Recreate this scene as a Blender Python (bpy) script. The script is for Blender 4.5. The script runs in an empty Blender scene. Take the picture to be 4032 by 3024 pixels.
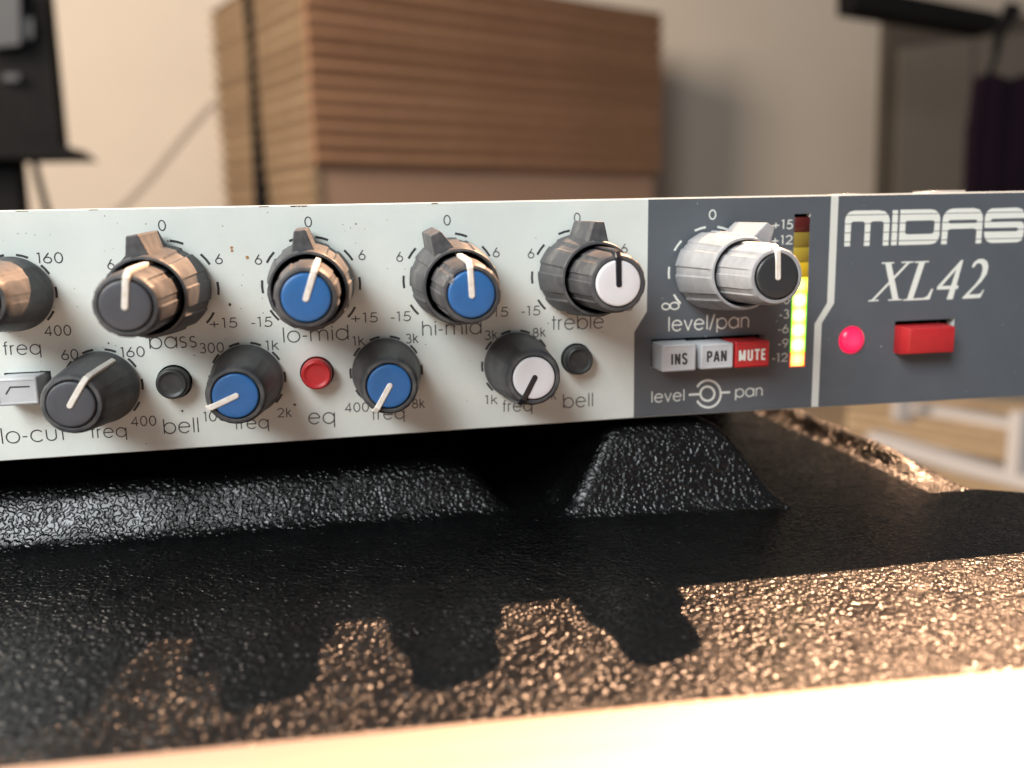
import bpy, bmesh, math, random
import numpy as np
from mathutils import Vector, Matrix
from mathutils.geometry import tessellate_polygon
random.seed(7)
sc = bpy.context.scene
col = sc.collection
S = 0.001                                   # lengths below are millimetres
# ------------------------------------------------------------------ camera
RV = Vector((0.179, -0.177, -0.039))
ROWS = ((0.9836, -0.1788, -0.0233), (-0.0549, -0.1737, -0.9833), (0.1717, 0.9684, -0.1807))
CP = Vector((8.384, -163.032, -4.552))
FPX = 3399.4
cam_d = bpy.data.cameras.new('camera'); cam = bpy.data.objects.new('camera', cam_d); col.objects.link(cam)
ax = [Vector(r).normalized() for r in ROWS]
ax[1] = (ax[1] - ax[0] * ax[1].dot(ax[0])).normalized(); ax[2] = ax[0].cross(ax[1])
m = Matrix((ax[0], -ax[1], -ax[2])).transposed().to_4x4(); m.translation = CP * S
cam.matrix_world = m
cam_d.sensor_width = 36; cam_d.lens = FPX / 4032 * 36
cam_d.clip_start = 0.005; cam_d.clip_end = 30
cam_d.dof.use_dof = True; cam_d.dof.focus_distance = 0.152; cam_d.dof.aperture_fstop = cam_d.lens / 2.8
cam_d.dof.aperture_blades = 0
sc.camera = cam
def ray(px, py): return ax[0] * ((px - 2016) / FPX) + ax[1] * ((py - 1512) / FPX) + ax[2]
def at(px, py, Y=0.0):                       # the point of the upright plane y = Y
    d = ray(px, py); return CP + d * ((Y - CP.y) / d.y)
def atz(px, py, Z):                          # the point of the level plane z = Z
    d = ray(px, py); return CP + d * ((Z - CP.z) / d.z)
# ------------------------------------------------------------------ world, lamps, exposure
w = bpy.data.worlds.new('World'); sc.world = w; w.use_nodes = True
w.node_tree.nodes['Background'].inputs[0].default_value = (0.9, 0.93, 1.0, 1)
w.node_tree.nodes['Background'].inputs[1].default_value = 0.16
def aim(o, p): o.rotation_euler = (Vector(p) * S - o.location).to_track_quat('-Z', 'Y').to_euler()
def lamp(name, kind, loc, target, power, color, **k):
    d = bpy.data.lights.new(name, kind); o = bpy.data.objects.new(name, d); col.objects.link(o)
    o.location = Vector(loc) * S; d.energy = power; d.color = color
    for a, b in k.items(): setattr(d, a, b)
    aim(o, target); return o
SD = Vector((0.66, 0.68, 1.0)).normalized()
tgt = Vector((45, -35, -30))
lamp('low_sun', 'SPOT', tgt + SD * 2400, tgt, 1200, (1.0, 0.57, 0.33), shadow_soft_size=0.011,
     spot_size=math.radians(14), spot_blend=0.5)
lamp('window', 'AREA', (-600, -720, 700), (50, 0, -30), 20.5, (0.93, 0.99, 1.0), shape='RECTANGLE', size=0.58, size_y=0.64)
lamp('wall_fill', 'AREA', (-1300, 300, 900), (600, 2000, 100), 60, (1.0, 0.86, 0.72), shape='RECTANGLE', size=0.7, size_y=0.9)  # area lamp added out of view to brighten the back wall
sc.view_settings.view_transform = 'Standard'; sc.view_settings.look = 'None'
sc.view_settings.exposure = 0; sc.view_settings.gamma = 1
# ------------------------------------------------------------------ materials
def mat(name, color, rough=0.5, spec=0.5, noise=0.0, nscale=300, bump=0.0, bscale=2000, emit=None, metal=0, coat=0, tint=None, ramp=(0.35, 0.7), subsurf=0):
    m = bpy.data.materials.new(name); m.use_nodes = True; nt = m.node_tree; N = nt.nodes; L = nt.links
    b = N['Principled BSDF']; b.inputs['Base Color'].default_value = (*color, 1)
    b.inputs['Roughness'].default_value = rough; b.inputs['Specular IOR Level'].default_value = spec
    b.inputs['Metallic'].default_value = metal; b.inputs['Coat Weight'].default_value = coat
    tc = N.new('ShaderNodeTexCoord')
    if noise:
        n = N.new('ShaderNodeTexNoise'); n.inputs['Scale'].default_value = nscale; n.inputs['Detail'].default_value = 6; n.inputs['Roughness'].default_value = 0.65
        L.new(tc.outputs['Object'], n.inputs['Vector'])
        r = N.new('ShaderNodeMapRange'); r.inputs['From Min'].default_value = ramp[0]; r.inputs['From Max'].default_value = ramp[1]
        L.new(n.outputs['Fac'], r.inputs['Value'])
        x = N.new('ShaderNodeMix'); x.data_type = 'RGBA'
        x.inputs[6].default_value = (*color, 1); t = tint or tuple(c * (1 - noise) for c in color)
        x.inputs[7].default_value = (*t, 1); L.new(r.outputs[0], x.inputs[0]); L.new(x.outputs[2], b.inputs['Base Color'])
        r2 = N.new('ShaderNodeMapRange'); r2.inputs['To Min'].default_value = max(0.05, rough - 0.12); r2.inputs['To Max'].default_value = min(1, rough + 0.15)
        L.new(n.outputs['Fac'], r2.inputs['Value']); L.new(r2.outputs[0], b.inputs['Roughness'])
    if bump:
        n2 = N.new('ShaderNodeTexNoise'); n2.inputs['Scale'].default_value = bscale; n2.inputs['Detail'].default_value = 3
        L.new(tc.outputs['Object'], n2.inputs['Vector'])
        bp = N.new('ShaderNodeBump'); bp.inputs['Strength'].default_value = 1; bp.inputs['Distance'].default_value = bump * S
        L.new(n2.outputs['Fac'], bp.inputs['Height']); L.new(bp.outputs[0], b.inputs['Normal'])
    if emit:
        b.inputs['Emission Color'].default_value = (*emit[0], 1); b.inputs['Emission Strength'].default_value = emit[1]
    return m
def led_mat(name, edge, core, strength, rad=2.2):
    m = mat(name, tuple(c * 0.6 for c in edge), 0.25); nt = m.node_tree; N = nt.nodes; L = nt.links; b = N['Principled BSDF']
    tc = N.new('ShaderNodeTexCoord'); ln = N.new('ShaderNodeVectorMath'); ln.operation = 'LENGTH'
    L.new(tc.outputs['Object'], ln.inputs[0])
    r = N.new('ShaderNodeMapRange'); r.interpolation_type = 'SMOOTHSTEP'
    r.inputs['From Min'].default_value = 0.2 * S; r.inputs['From Max'].default_value = rad * S
    L.new(ln.outputs['Value'], r.inputs['Value'])
    x = N.new('ShaderNodeMix'); x.data_type = 'RGBA'; x.inputs[6].default_value = (*[c * strength for c in core], 1); x.inputs[7].default_value = (*[c * strength for c in edge], 1)
    L.new(r.outputs[0], x.inputs[0]); L.new(x.outputs[2], b.inputs['Emission Color']); b.inputs['Emission Strength'].default_value = 1
    return m
M = {}
M['white'] = mat('white_panel_paint', (0.755, 0.79, 0.745), 0.38, 0.45, 0.12, 45, 0.010, 1300)
M['grey'] = mat('grey_panel_paint', (0.105, 0.12, 0.138), 0.36, 0.45, 0.10, 120, 0.008, 2500)
M['stripe'] = mat('cream_stripe_paint', (0.72, 0.73, 0.68), 0.4)
M['ink'] = mat('dark_print', (0.035, 0.037, 0.04), 0.5)
M['light_ink'] = mat('light_print', (0.82, 0.84, 0.78), 0.5)
M['knob'] = mat('dark_grey_knob', (0.050, 0.052, 0.058), 0.5, 0.42, 1, 230, 0.025, 2200, tint=(0.15, 0.146, 0.14), ramp=(0.46, 0.82))
M['knob_light'] = mat('light_grey_knob', (0.36, 0.365, 0.38), 0.55, 0.4, 0.25, 300, 0.015, 2600)
M['cap_grey'] = mat('grey_cap', (0.066, 0.070, 0.082), 0.45, 0.5, 0.2, 200, 0.006, 3000)
M['cap_dark'] = mat('dark_cap', (0.03, 0.033, 0.036), 0.35, 0.5)
M['cap_blue'] = mat('blue_cap', (0.022, 0.125, 0.35), 0.42, 0.5, 0.12, 200, 0.006, 3000)
M['cap_white'] = mat('white_cap', (0.67, 0.665, 0.69), 0.42, 0.5, 0.05, 200)
M['line_white'] = mat('white_pointer', (0.80, 0.77, 0.72), 0.45, 0.5, 0.12, 900, tint=(0.66, 0.6, 0.52))
M['line_black'] = mat('black_pointer', (0.012, 0.012, 0.016), 0.28, 0.5)
M['btn_black'] = mat('black_button', (0.022, 0.025, 0.026), 0.42, 0.5, 1, 500, 0.02, 3000, tint=(0.05, 0.052, 0.05))
M['btn_red'] = mat('red_button', (0.56, 0.026, 0.03), 0.36, 0.5, 0.15, 400)
M['btn_grey'] = mat('grey_button', (0.58, 0.59, 0.61), 0.42, 0.5, 0.12, 300)
M['hole'] = mat('dark_hole', (0.006, 0.006, 0.006), 0.8, 0.2)
M['chassis'] = mat('black_steel', (0.01, 0.01, 0.01), 0.5, 0.4)
M['chip'] = mat('bare_brown_chip', (0.10, 0.06, 0.035), 0.7)
M['rust'] = mat('orange_spot', (0.40, 0.19, 0.07), 0.7)
M['tape'] = mat('clear_tape', (0.62, 0.58, 0.52), 0.2, 0.6)
M['seg_red'] = mat('unlit_red_segment', (0.085, 0.010, 0.008), 0.3)
M['seg_olive'] = mat('unlit_olive_segment', (0.24, 0.17, 0.025), 0.3)
M['seg_olive2'] = mat('unlit_yellow_segment', (0.38, 0.27, 0.03), 0.3)
M['seg_yellow'] = mat('dim_yellow_segment', (0.58, 0.38, 0.02), 0.3, emit=((0.6, 0.38, 0.01), 0.25))
M['lit_yellow'] = led_mat('lit_yellow_segment', (1.0, 0.85, 0.02), (1.6, 1.6, 0.6), 1.2, 2.2)
M['lit_green'] = led_mat('lit_green_segment', (0.62, 1.0, 0.03), (2.4, 2.4, 1.2), 1.3, 2.2)
M['lit_last'] = led_mat('lit_orange_segment', (1.0, 0.6, 0.04), (1.9, 1.8, 0.6), 1.25, 2.2)
M['lens_rim_g'] = mat('green_glow_edge', (0.1, 0.4, 0.02), 0.3, emit=((0.12, 0.8, 0.01), 0.8))
M['lens_rim_r'] = mat('red_glow_edge', (0.4, 0.02, 0.02), 0.3, emit=((1.0, 0.04, 0.03), 0.9))
M['led_red'] = led_mat('lit_red_lamp', (0.80, 0.010, 0.07), (1.0, 0.07, 0.20), 1.0, 3.0)
M['wall'] = mat('painted_wall', (0.60, 0.515, 0.425), 0.8, 0.2, 0.05, 3, 0.4, 60)
M['foam'] = mat('brown_acoustic_foam', (0.35, 0.195, 0.115), 0.95, 0.05, 0.15, 40, 1.5, 350)  # brown foam with warm sun bounce tinted into its colour
M['foam_left'] = mat('tan_acoustic_foam', (0.30, 0.21, 0.13), 0.95, 0.05, 0.15, 40, 1.5, 350)
M['pillar'] = mat('brown_pillar_board', (0.40, 0.245, 0.165), 0.7, 0.2, 0.05, 5)
M['dark'] = mat('matt_black', (0.008, 0.0078, 0.008), 0.8, 0.1, 0.2, 30)
M['dgrey'] = mat('grey_metal_detail', (0.045, 0.045, 0.048), 0.5, 0.3)
M['cabinet'] = mat('dark_brown_cabinet', (0.085, 0.068, 0.052), 0.6, 0.3, 0.1, 6)
M['cabinet2'] = mat('grey_brown_cabinet_panel', (0.16, 0.135, 0.11), 0.6, 0.3, 0.1, 6)
M['cloth'] = mat('dark_purple_cloth', (0.012, 0.006, 0.012), 0.9, 0.1, 0.3, 20)
M['slat'] = mat('pale_wood_slat', (0.46, 0.31, 0.18), 0.6, 0.3, 0.2, 30)
M['frame'] = mat('white_metal_frame', (0.52, 0.47, 0.44), 0.4, 0.4)
M['floor'] = mat('dark_wood_floor', (0.14, 0.08, 0.045), 0.6, 0.3, 0.2, 5)
M['cable'] = mat('grey_cable', (0.48, 0.41, 0.34), 0.6)
# black leather-grain plastic
def case_mat():
    m = bpy.data.materials.new('black_grained_plastic'); m.use_nodes = True; nt = m.node_tree; N = nt.nodes; L = nt.links
    b = N['Principled BSDF']; b.inputs['Base Color'].default_value = (0.0035, 0.0035, 0.0038, 1)
    b.inputs['Roughness'].default_value = 0.25; b.inputs['Specular IOR Level'].default_value = 0.5
    tc = N.new('ShaderNodeTexCoord')
    n0 = N.new('ShaderNodeTexNoise'); n0.inputs['Scale'].default_value = 700; n0.inputs['Detail'].default_value = 1
    L.new(tc.outputs['Object'], n0.inputs['Vector'])
    mx = N.new('ShaderNodeVectorMath'); mx.operation = 'MULTIPLY_ADD'; mx.inputs[1].default_value = (0.0010,) * 3
    L.new(n0.outputs['Color'], mx.inputs[0]); L.new(tc.outputs['Object'], mx.inputs[2])
    n1 = N.new('ShaderNodeTexNoise'); n1.inputs['Scale'].default_value = 1320; n1.inputs['Detail'].default_value = 0.6; n1.inputs['Roughness'].default_value = 0.4
    L.new(mx.outputs[0], n1.inputs['Vector'])
    r = N.new('ShaderNodeMapRange'); r.interpolation_type = 'SMOOTHSTEP'; r.inputs['From Min'].default_value = 0.36; r.inputs['From Max'].default_value = 0.64
    L.new(n1.outputs['Fac'], r.inputs['Value'])
    n2 = N.new('ShaderNodeTexNoise'); n2.inputs['Scale'].default_value = 4500; n2.inputs['Detail'].default_value = 2
    L.new(tc.outputs['Object'], n2.inputs['Vector'])
    ad = N.new('ShaderNodeMath'); ad.operation = 'MULTIPLY_ADD'; ad.inputs[1].default_value = 0.16
    L.new(n2.outputs['Fac'], ad.inputs[0]); L.new(r.outputs[0], ad.inputs[2])
    bp = N.new('ShaderNodeBump'); bp.inputs['Strength'].default_value = 1; bp.inputs['Distance'].default_value = 0.16 * S
    n3 = N.new('ShaderNodeTexNoise'); n3.inputs['Scale'].default_value = 160; n3.inputs['Detail'].default_value = 3
    L.new(tc.outputs['Object'], n3.inputs['Vector'])
    r3 = N.new('ShaderNodeMapRange'); r3.inputs['From Min'].default_value = 0.3; r3.inputs['From Max'].default_value = 0.7; r3.inputs['To Min'].default_value = 0.55; r3.inputs['To Max'].default_value = 1.35
    L.new(n3.outputs['Fac'], r3.inputs['Value'])
    mm = N.new('ShaderNodeMath'); mm.operation = 'MULTIPLY'; L.new(ad.outputs[0], mm.inputs[0]); L.new(r3.outputs[0], mm.inputs[1])
    r4 = N.new('ShaderNodeMapRange'); r4.inputs['From Min'].default_value = 0.3; r4.inputs['From Max'].default_value = 0.7; r4.inputs['To Min'].default_value = 0.20; r4.inputs['To Max'].default_value = 0.31
    L.new(n3.outputs['Fac'], r4.inputs['Value']); L.new(r4.outputs[0], b.inputs['Roughness'])
    L.new(mm.outputs[0], bp.inputs['Height']); L.new(bp.outputs[0], b.inputs['Normal'])
    return m
M['case'] = case_mat()
def strip_mat():
    m = mat('brushed_pale_metal', (0.80, 0.70, 0.60), 0.51, 0.5, metal=0.85); nt = m.node_tree; N = nt.nodes; L = nt.links; b = N['Principled BSDF']
    tc = N.new('ShaderNodeTexCoord'); mp = N.new('ShaderNodeMapping'); mp.inputs['Scale'].default_value = (10, 300, 300)
    L.new(tc.outputs['Object'], mp.inputs[0]); n = N.new('ShaderNodeTexNoise'); n.inputs['Scale'].default_value = 1; n.inputs['Detail'].default_value = 5
    L.new(mp.outputs[0], n.inputs['Vector']); x = N.new('ShaderNodeMix'); x.data_type = 'RGBA'
    x.inputs[6].default_value = (0.80, 0.69, 0.57, 1); x.inputs[7].default_value = (0.57, 0.45, 0.39, 1)
    L.new(n.outputs['Fac'], x.inputs[0]); L.new(x.outputs[2], b.inputs['Base Color'])
    return m
M['wood'] = strip_mat()
# ------------------------------------------------------------------ mesh helpers
def link(name, me, material, parent=None, label=None, loc=None):
    o = bpy.data.objects.new(name, me); col.objects.link(o)
    if material and not me.materials: me.materials.append(M[material])
    if parent: o.parent = parent
    if loc is not None: o.location = Vector(loc) * S
    if label: o['label'] = label
    return o
def mesh(name, verts, faces, smooth=False, angle=35):
    me = bpy.data.meshes.new(name); me.from_pydata([Vector(v) * S for v in verts], [], faces); me.update()
    if smooth:
        me.shade_smooth()
        try: me.set_sharp_from_angle(angle=math.radians(angle))
        except Exception: pass
    return me
def thing(name, label, cat, loc=(0, 0, 0), group=None):
    o = bpy.data.objects.new(name, None); col.objects.link(o); o.location = Vector(loc) * S; o.empty_display_size = 0.01
    o['label'] = label; o['category'] = cat
    if group: o['group'] = group
    return o
def tag(o, label, cat, group=None):
    o['label'] = label; o['category'] = cat
    if group: o['group'] = group
    return o
class MB:
    def __init__(s): s.v = []; s.f = []
    def add(s, vs, fs):
        n = len(s.v); s.v += [tuple(v) for v in vs]; s.f += [tuple(i + n for i in f) for f in fs]; return s
    def box(s, x0, x1, y0, y1, z0, z1):
        return s.add([(x, y, z) for x in (x0, x1) for y in (y0, y1) for z in (z0, z1)],
                     [(0, 1, 3, 2), (4, 6, 7, 5), (0, 4, 5, 1), (2, 3, 7, 6), (0, 2, 6, 4), (1, 5, 7, 3)])
    def hull8(s, a, b):                     # two matching quads
        return s.add(list(a) + list(b), [(0, 1, 2, 3), (7, 6, 5, 4), (0, 4, 5, 1), (1, 5, 6, 2), (2, 6, 7, 3), (3, 7, 4, 0)])
    def tube(s, pts, r, n=10):
        pts = [Vector(p) for p in pts]; base = len(s.v)
        for i, p in enumerate(pts):
            d = (pts[min(i + 1, len(pts) - 1)] - pts[max(i - 1, 0)]).normalized()
            u = d.orthogonal().normalized() if i == 0 else (u - d * u.dot(d)).normalized(); v = d.cross(u)
            rr = r[i] if isinstance(r, (list, tuple)) else r
            for k in range(n):
                a = 2 * math.pi * k / n; s.v.append(tuple(p + (u * math.cos(a) + v * math.sin(a)) * rr))
        for i in range(len(pts) - 1):
            for k in range(n):
                a = base + i * n + k; b = base + i * n + (k + 1) % n; s.f.append((a, b, b + n, a + n))
        s.f.append(tuple(base + k for k in range(n))[::-1]); s.f.append(tuple(base + (len(pts) - 1) * n + k for k in range(n)))
        return s
    def build(s, name, material, parent=None, label=None, smooth=False, loc=None, off=None):
        v = s.v
        if off is not None: v = [tuple(Vector(q) - Vector(off)) for q in v]
        me = mesh(name, v, s.f, smooth)
        bm = bmesh.new(); bm.from_mesh(me); bmesh.ops.recalc_face_normals(bm, faces=bm.faces); bm.to_mesh(me); bm.free()
        return link(name, me, material, parent, label, loc)
def bevel_box(x0, x1, y0, y1, z0, z1, r, seg=2):
    bm = bmesh.new(); bmesh.ops.create_cube(bm, size=1)
    for v in bm.verts: v.co = Vector(((x0 + x1) / 2 + v.co.x * (x1 - x0), (y0 + y1) / 2 + v.co.y * (y1 - y0), (z0 + z1) / 2 + v.co.z * (z1 - z0)))
    bmesh.ops.bevel(bm, geom=bm.edges[:], offset=r, segments=seg, profile=0.5, affect='EDGES')
    for v in bm.verts: v.co *= S
    me = bpy.data.meshes.new('box'); bm.to_mesh(me); bm.free(); me.shade_smooth()
    try: me.set_sharp_from_angle(angle=math.radians(50))
    except Exception: pass
    return me
def plate(outer, holes, y, depth=0.0):       # flat plate in the panel plane with real openings; outlines are (x, z) lists
    loops = [outer] + list(holes)
    tris = tessellate_polygon([[Vector((p[0], p[1], 0)) for p in l] for l in loops])
    flat = [p for l in loops for p in l]
    v = [(p[0], y, p[1]) for p in flat]; f = []
    for t in tris:
        a, b, c = [flat[i] for i in t]
        cr = (b[0] - a[0]) * (c[1] - a[1]) - (b[1] - a[1]) * (c[0] - a[0])
        if abs(cr) < 1e-9: continue
        f.append(tuple(t) if cr > 0 else tuple(t)[::-1])
    if depth:
        n = len(flat); v += [(p[0], y + depth, p[1]) for p in flat]; k = 0
        for l in loops:
            m_ = len(l)
            for i in range(m_): f.append((k + i, k + (i + 1) % m_, n + k + (i + 1) % m_, n + k + i))
            k += m_
    return v, f
# ------------------------------------------------------------------ stroke lettering
def arc(cx, cy, rx, ry, a0, a1, n=18):
    return [(cx + rx * math.cos(math.radians(a0 + (a1 - a0) * i / n)), cy + ry * math.sin(math.radians(a0 + (a1 - a0) * i / n))) for i in range(n + 1)]
X = 0.73; rb = X / 2
O = lambda cx=0.40: arc(cx, rb, 0.35, rb, 0, 360, 26)
G = {
 'a': ([O(), [(0.75, 0), (0.75, X)]], 0.80), 'b': ([O(0.43), [(0.08, 0), (0.08, 1)]], 0.82), 'd': ([O(), [(0.75, 0), (0.75, 1)]], 0.80),
 'e': ([[(0.07, 0.40), (0.74, 0.40)] , arc(0.40, rb, 0.34, rb, 6, 322, 22)], 0.80), 'o': ([O()], 0.80), 'q': ([O(), [(0.75, -0.27), (0.75, X)]], 0.80),
 'p': ([O(0.43), [(0.08, -0.27), (0.08, X)]], 0.82), 'c': ([arc(0.40, rb, 0.35, rb, 42, 318, 20)], 0.72),
 'l': ([[(0.08, 0), (0.08, 1)]], 0.16), 'i': ([[(0.08, 0), (0.08, X)], [(0.08, 0.86), (0.08, 0.98)]], 0.16),
 'f': ([[(0.16, 0), (0.16, 0.86)] , arc(0.31, 0.85, 0.15, 0.13, 180, 85, 6), [(0.02, X - 0.04), (0.32, X - 0.04)]], 0.34),
 'r': ([[(0.08, 0), (0.08, X)], arc(0.31, 0.50, 0.23, 0.20, 180, 88, 8)], 0.36),
 't': ([[(0.16, 0), (0.16, 0.97)], [(0.02, X - 0.04), (0.32, X - 0.04)]], 0.32),
 'u': ([[(0.08, X)] + arc(0.34, 0.27, 0.26, 0.25, 180, 360, 12) + [(0.60, X)]], 0.70),
 'n': ([[(0.08, 0), (0.08, X)], [*arc(0.34, 0.46, 0.26, 0.25, 180, 0, 12), (0.60, 0)]], 0.70),
 'h': ([[(0.08, 0), (0.08, 1)], [*arc(0.34, 0.46, 0.26, 0.25, 180, 0, 12), (0.60, 0)]], 0.70),
 'm': ([[(0.08, 0), (0.08, X)], [*arc(0.33, 0.46, 0.25, 0.25, 180, 0, 12), (0.58, 0)], [*arc(0.83, 0.46, 0.25, 0.25, 180, 0, 12), (1.08, 0)]], 1.18),
 'v': ([[(0.03, X), (0.31, 0.02), (0.59, X)]], 0.62), 'k': ([[(0.08, 0), (0.08, 1)], [(0.44, X), (0.10, 0.36)], [(0.20, 0.46), (0.50, 0)]], 0.54),
 's': ([arc(0.24, 0.54, 0.17, 0.17, 40, 270, 12)[:-1] + arc(0.24, 0.19, 0.18, 0.18, 90, -140, 12)], 0.50),
 '-': ([[(0.02, 0.36), (0.28, 0.36)]], 0.32), '+': ([[(0.03, 0.40), (0.63, 0.40)], [(0.33, 0.10), (0.33, 0.70)]], 0.70), '/': ([[(0.02, -0.06), (0.36, 1.04)]], 0.38),
 '0': ([arc(0.33, 0.5, 0.27, 0.47, 0, 360, 24)], 0.68), '1': ([[(0.04, 0.90), (0.20, 0.95), (0.20, 0)]], 0.34),
 '2': ([arc(0.31, 0.68, 0.25, 0.27, 170, -35, 14) + [(0.07, 0.05), (0.60, 0.05)]], 0.66),
 '3': ([arc(0.28, 0.74, 0.21, 0.22, 150, -85, 12), arc(0.28, 0.27, 0.25, 0.25, 85, -150, 14)], 0.60),
 '4': ([[(0.45, 0), (0.45, 0.93), (0.04, 0.27), (0.62, 0.27)]], 0.66),
 '5': ([[(0.53, 0.94), (0.20, 0.94), (0.13, 0.52)] + arc(0.29, 0.31, 0.26, 0.28, 118, -150, 16)], 0.64),
 '6': ([arc(0.32, 0.30, 0.27, 0.27, 0, 360, 20), [(0.42, 0.97), (0.09, 0.42)]], 0.66),
 '8': ([arc(0.30, 0.73, 0.20, 0.22, 0, 360, 18), arc(0.30, 0.27, 0.25, 0.24, 0, 360, 18)], 0.62),
 '9': ([arc(0.32, 0.67, 0.27, 0.27, 0, 360, 20), [(0.22, 0.0), (0.55, 0.55)]], 0.66),
 ' ': ([], 0.3),
 'I': ([[(0.08, 0), (0.08, 1)]], 0.20), 'N': ([[(0.08, 0), (0.08, 1)], [(0.09, 0.98), (0.37, 0.02)], [(0.38, 0), (0.38, 1)]], 0.50),
 'S': ([arc(0.22, 0.74, 0.15, 0.22, 15, 190, 10) + [(0.10, 0.62), (0.34, 0.38)] + arc(0.22, 0.25, 0.15, 0.22, 10, -170, 10)], 0.46),
 'P': ([[(0.08, 0), (0.08, 1)], [(0.08, 0.94), (0.22, 0.94), (0.34, 0.86), (0.36, 0.70), (0.34, 0.54), (0.22, 0.46), (0.08, 0.46)]], 0.46),
 'A': ([[(0.03, 0), (0.20, 0.98)], [(0.22, 0.98), (0.39, 0)], [(0.10, 0.26), (0.32, 0.26)]], 0.45),
 'M': ([[(0.08, 0), (0.08, 1)], [(0.09, 0.98), (0.27, 0.08)], [(0.28, 0.08), (0.46, 0.98)], [(0.47, 0), (0.47, 1)]], 0.59),
 'U': ([[(0.08, 1)] + arc(0.22, 0.20, 0.14, 0.15, 180, 360, 10) + [(0.36, 1)]], 0.48),
 'T': ([[(0.20, 0), (0.20, 0.94)], [(0.0, 0.94), (0.40, 0.94)]], 0.42),
 'E': ([[(0.08, 0), (0.08, 1)], [(0.08, 0.94), (0.34, 0.94)], [(0.08, 0.51), (0.31, 0.51)], [(0.08, 0.06), (0.34, 0.06)]], 0.40),
}
def ribbon(pts, w):                          # flat ribbon polygon strip (2D) along pts
    n = len(pts); closed = math.dist(pts[0], pts[-1]) < 1e-6 and n > 3
    if closed: pts = pts[:-1]; n -= 1
    L, R = [], []
    for i in range(n):
        a = Vector(pts[i - 1]) if (i > 0 or closed) else None; p = Vector(pts[i]); b = Vector(pts[(i + 1) % n]) if (i < n - 1 or closed) else None
        d1 = (p - a).normalized() if a is not None else (b - p).normalized(); d2 = (b - p).normalized() if b is not None else d1
        t = (d1 + d2); t = t.normalized() if t.length > 1e-6 else d1
        nn = Vector((-t.y, t.x)); k = w / 2 / max(0.45, nn.dot(Vector((-d1.y, d1.x))))
        L.append(p + nn * k); R.append(p - nn * k)
    f = [(i, i + 1, n + i + 1, n + i) for i in range(n - 1)] + ([(n - 1, 0, n, 2 * n - 1)] if closed else [])
    return L + R, f
def lettering(string, p0, p1, height, stroke, material, parent, y=-0.03, name='printed_lettering', spacing=0.10, full=None):
    # p0, p1: (x, z) of the left and right ends of the baseline; letters keep the given height and stroke
    x = 0; items = []
    for ch in string:
        st, adv = G[ch]; items.append((x, st)); x += adv + spacing
    total = x - spacing; d = Vector(p1) - Vector(p0); k = d.length / total; u = d.normalized(); nrm = Vector((-u.y, u.x))
    V, F = [], []; q = 0
    for x0, st in items:
        for s_ in st:
            pts = [((x0 + a) * k, b * height) for a, b in s_]
            vs, fs = ribbon(pts, stroke); base = len(V)
            for v in vs:
                P = Vector(p0) + u * v.x + nrm * v.y; V.append((P.x, y - 0.0025 * (q % 4), P.y))
            F += [tuple(base + i for i in f) for f in fs]; q += 1
    return MBfrom(V, F, name, material, parent)
def MBfrom(V, F, name, material, parent, label=None):
    me = mesh(name, V, F); bm = bmesh.new(); bm.from_mesh(me)
    for f in bm.faces:
        f.normal_update()
        if f.normal.y > 0: f.normal_flip()
    bm.to_mesh(me); bm.free(); return link(name, me, material, parent, label)
ZO = {'A': (0, 750), 'B': (0, 1200), 'C': (900, 750), 'D': (700, 1150), 'E': (1600, 750), 'F': (1600, 1150), 'G': (2400, 700), 'H': (2400, 1200), 'I': (3032, 700)}
def U(k, x, y, Y=0.0):                       # measured spot of the front panel -> (x, z) in mm on the plane y = Y
    o = ZO[k]; p = at(o[0] + x / 2.212, o[1] + y / 2.212, Y); return (p.x, p.z)
# ------------------------------------------------------------------ the rack unit
unit = thing('rack_unit', 'slim audio rack unit, white and grey front panel with knobs and lit level meter', 'rack unit')
def circ(c, r, n=40): return [(c[0] + r * math.cos(2 * math.pi * i / n), c[1] + r * math.sin(2 * math.pi * i / n)) for i in range(n)]
PX0, PX1 = -112.0, 186.0
def pz(px, py): p = at(px, py); return p.x, p.z
bot = [pz(0, 1817), pz(1000, 1749), pz(1800, 1694), pz(2495, 1646.6), pz(3190, 1605.7), pz(4032, 1560.5)]
bot = [(PX0, bot[0][1] - 0.05)] + bot + [(PX1, bot[-1][1])]
topz = 0.0
outline = [(PX0, topz)] + bot + [(PX1, topz)]
outline_in = [(PX0, topz - 0.22)] + [(x, z + 0.18) for x, z in bot] + [(PX1, topz - 0.22)]
h_bell1 = (pz(687, 1503)); h_eq = pz(1248, 1468); h_bell2 = pz(2269, 1413)
btn_c = [h_bell1, h_eq, h_bell2]
def rect(p, q): return [(p[0], q[1]), (q[0], q[1]), (q[0], p[1]), (p[0], p[1])]
lc_r = U('B', 440, 575); lc_b = U('B', 345, 868, -5)
locut_hole = rect((lc_r[0] - 7.6, lc_r[1]), (lc_r[0], lc_r[1] - 5.1))
ih = U('G', 365, 1408); ih2 = U('G', 1345, 1360); ihb = U('G', 365, 1655)
ins_hole = rect((ih[0], ih[1]), (ih2[0] + 0.2, ihb[1]))
mt = U('G', 1612, 315); mt2 = U('G', 1750, 311); mb_ = U('G', 1565, 1640)
meter_hole = rect((mt[0], mt[1]), (mt2[0], mb_[1]))
led_c = U('I', 710, 1413); led_r = (U('I', 815, 1413)[0] - U('I', 600, 1413)[0]) / 2
pw1 = U('I', 1090, 1250); pw2 = U('I', 1605, 1240); pwb = U('I', 1085, 1530)
power_hole = rect((pw1[0], pw1[1]), (pw2[0], pwb[1]))
holes = [circ(c, 3.12) for c in btn_c] + [locut_hole, ins_hole, meter_hole, circ(led_c, led_r + 0.12), power_hole]
mbp = MB(); v, f = plate(outline_in, holes, 0.0); mbp.add(v, f)
n_in = len(outline_in)
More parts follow.
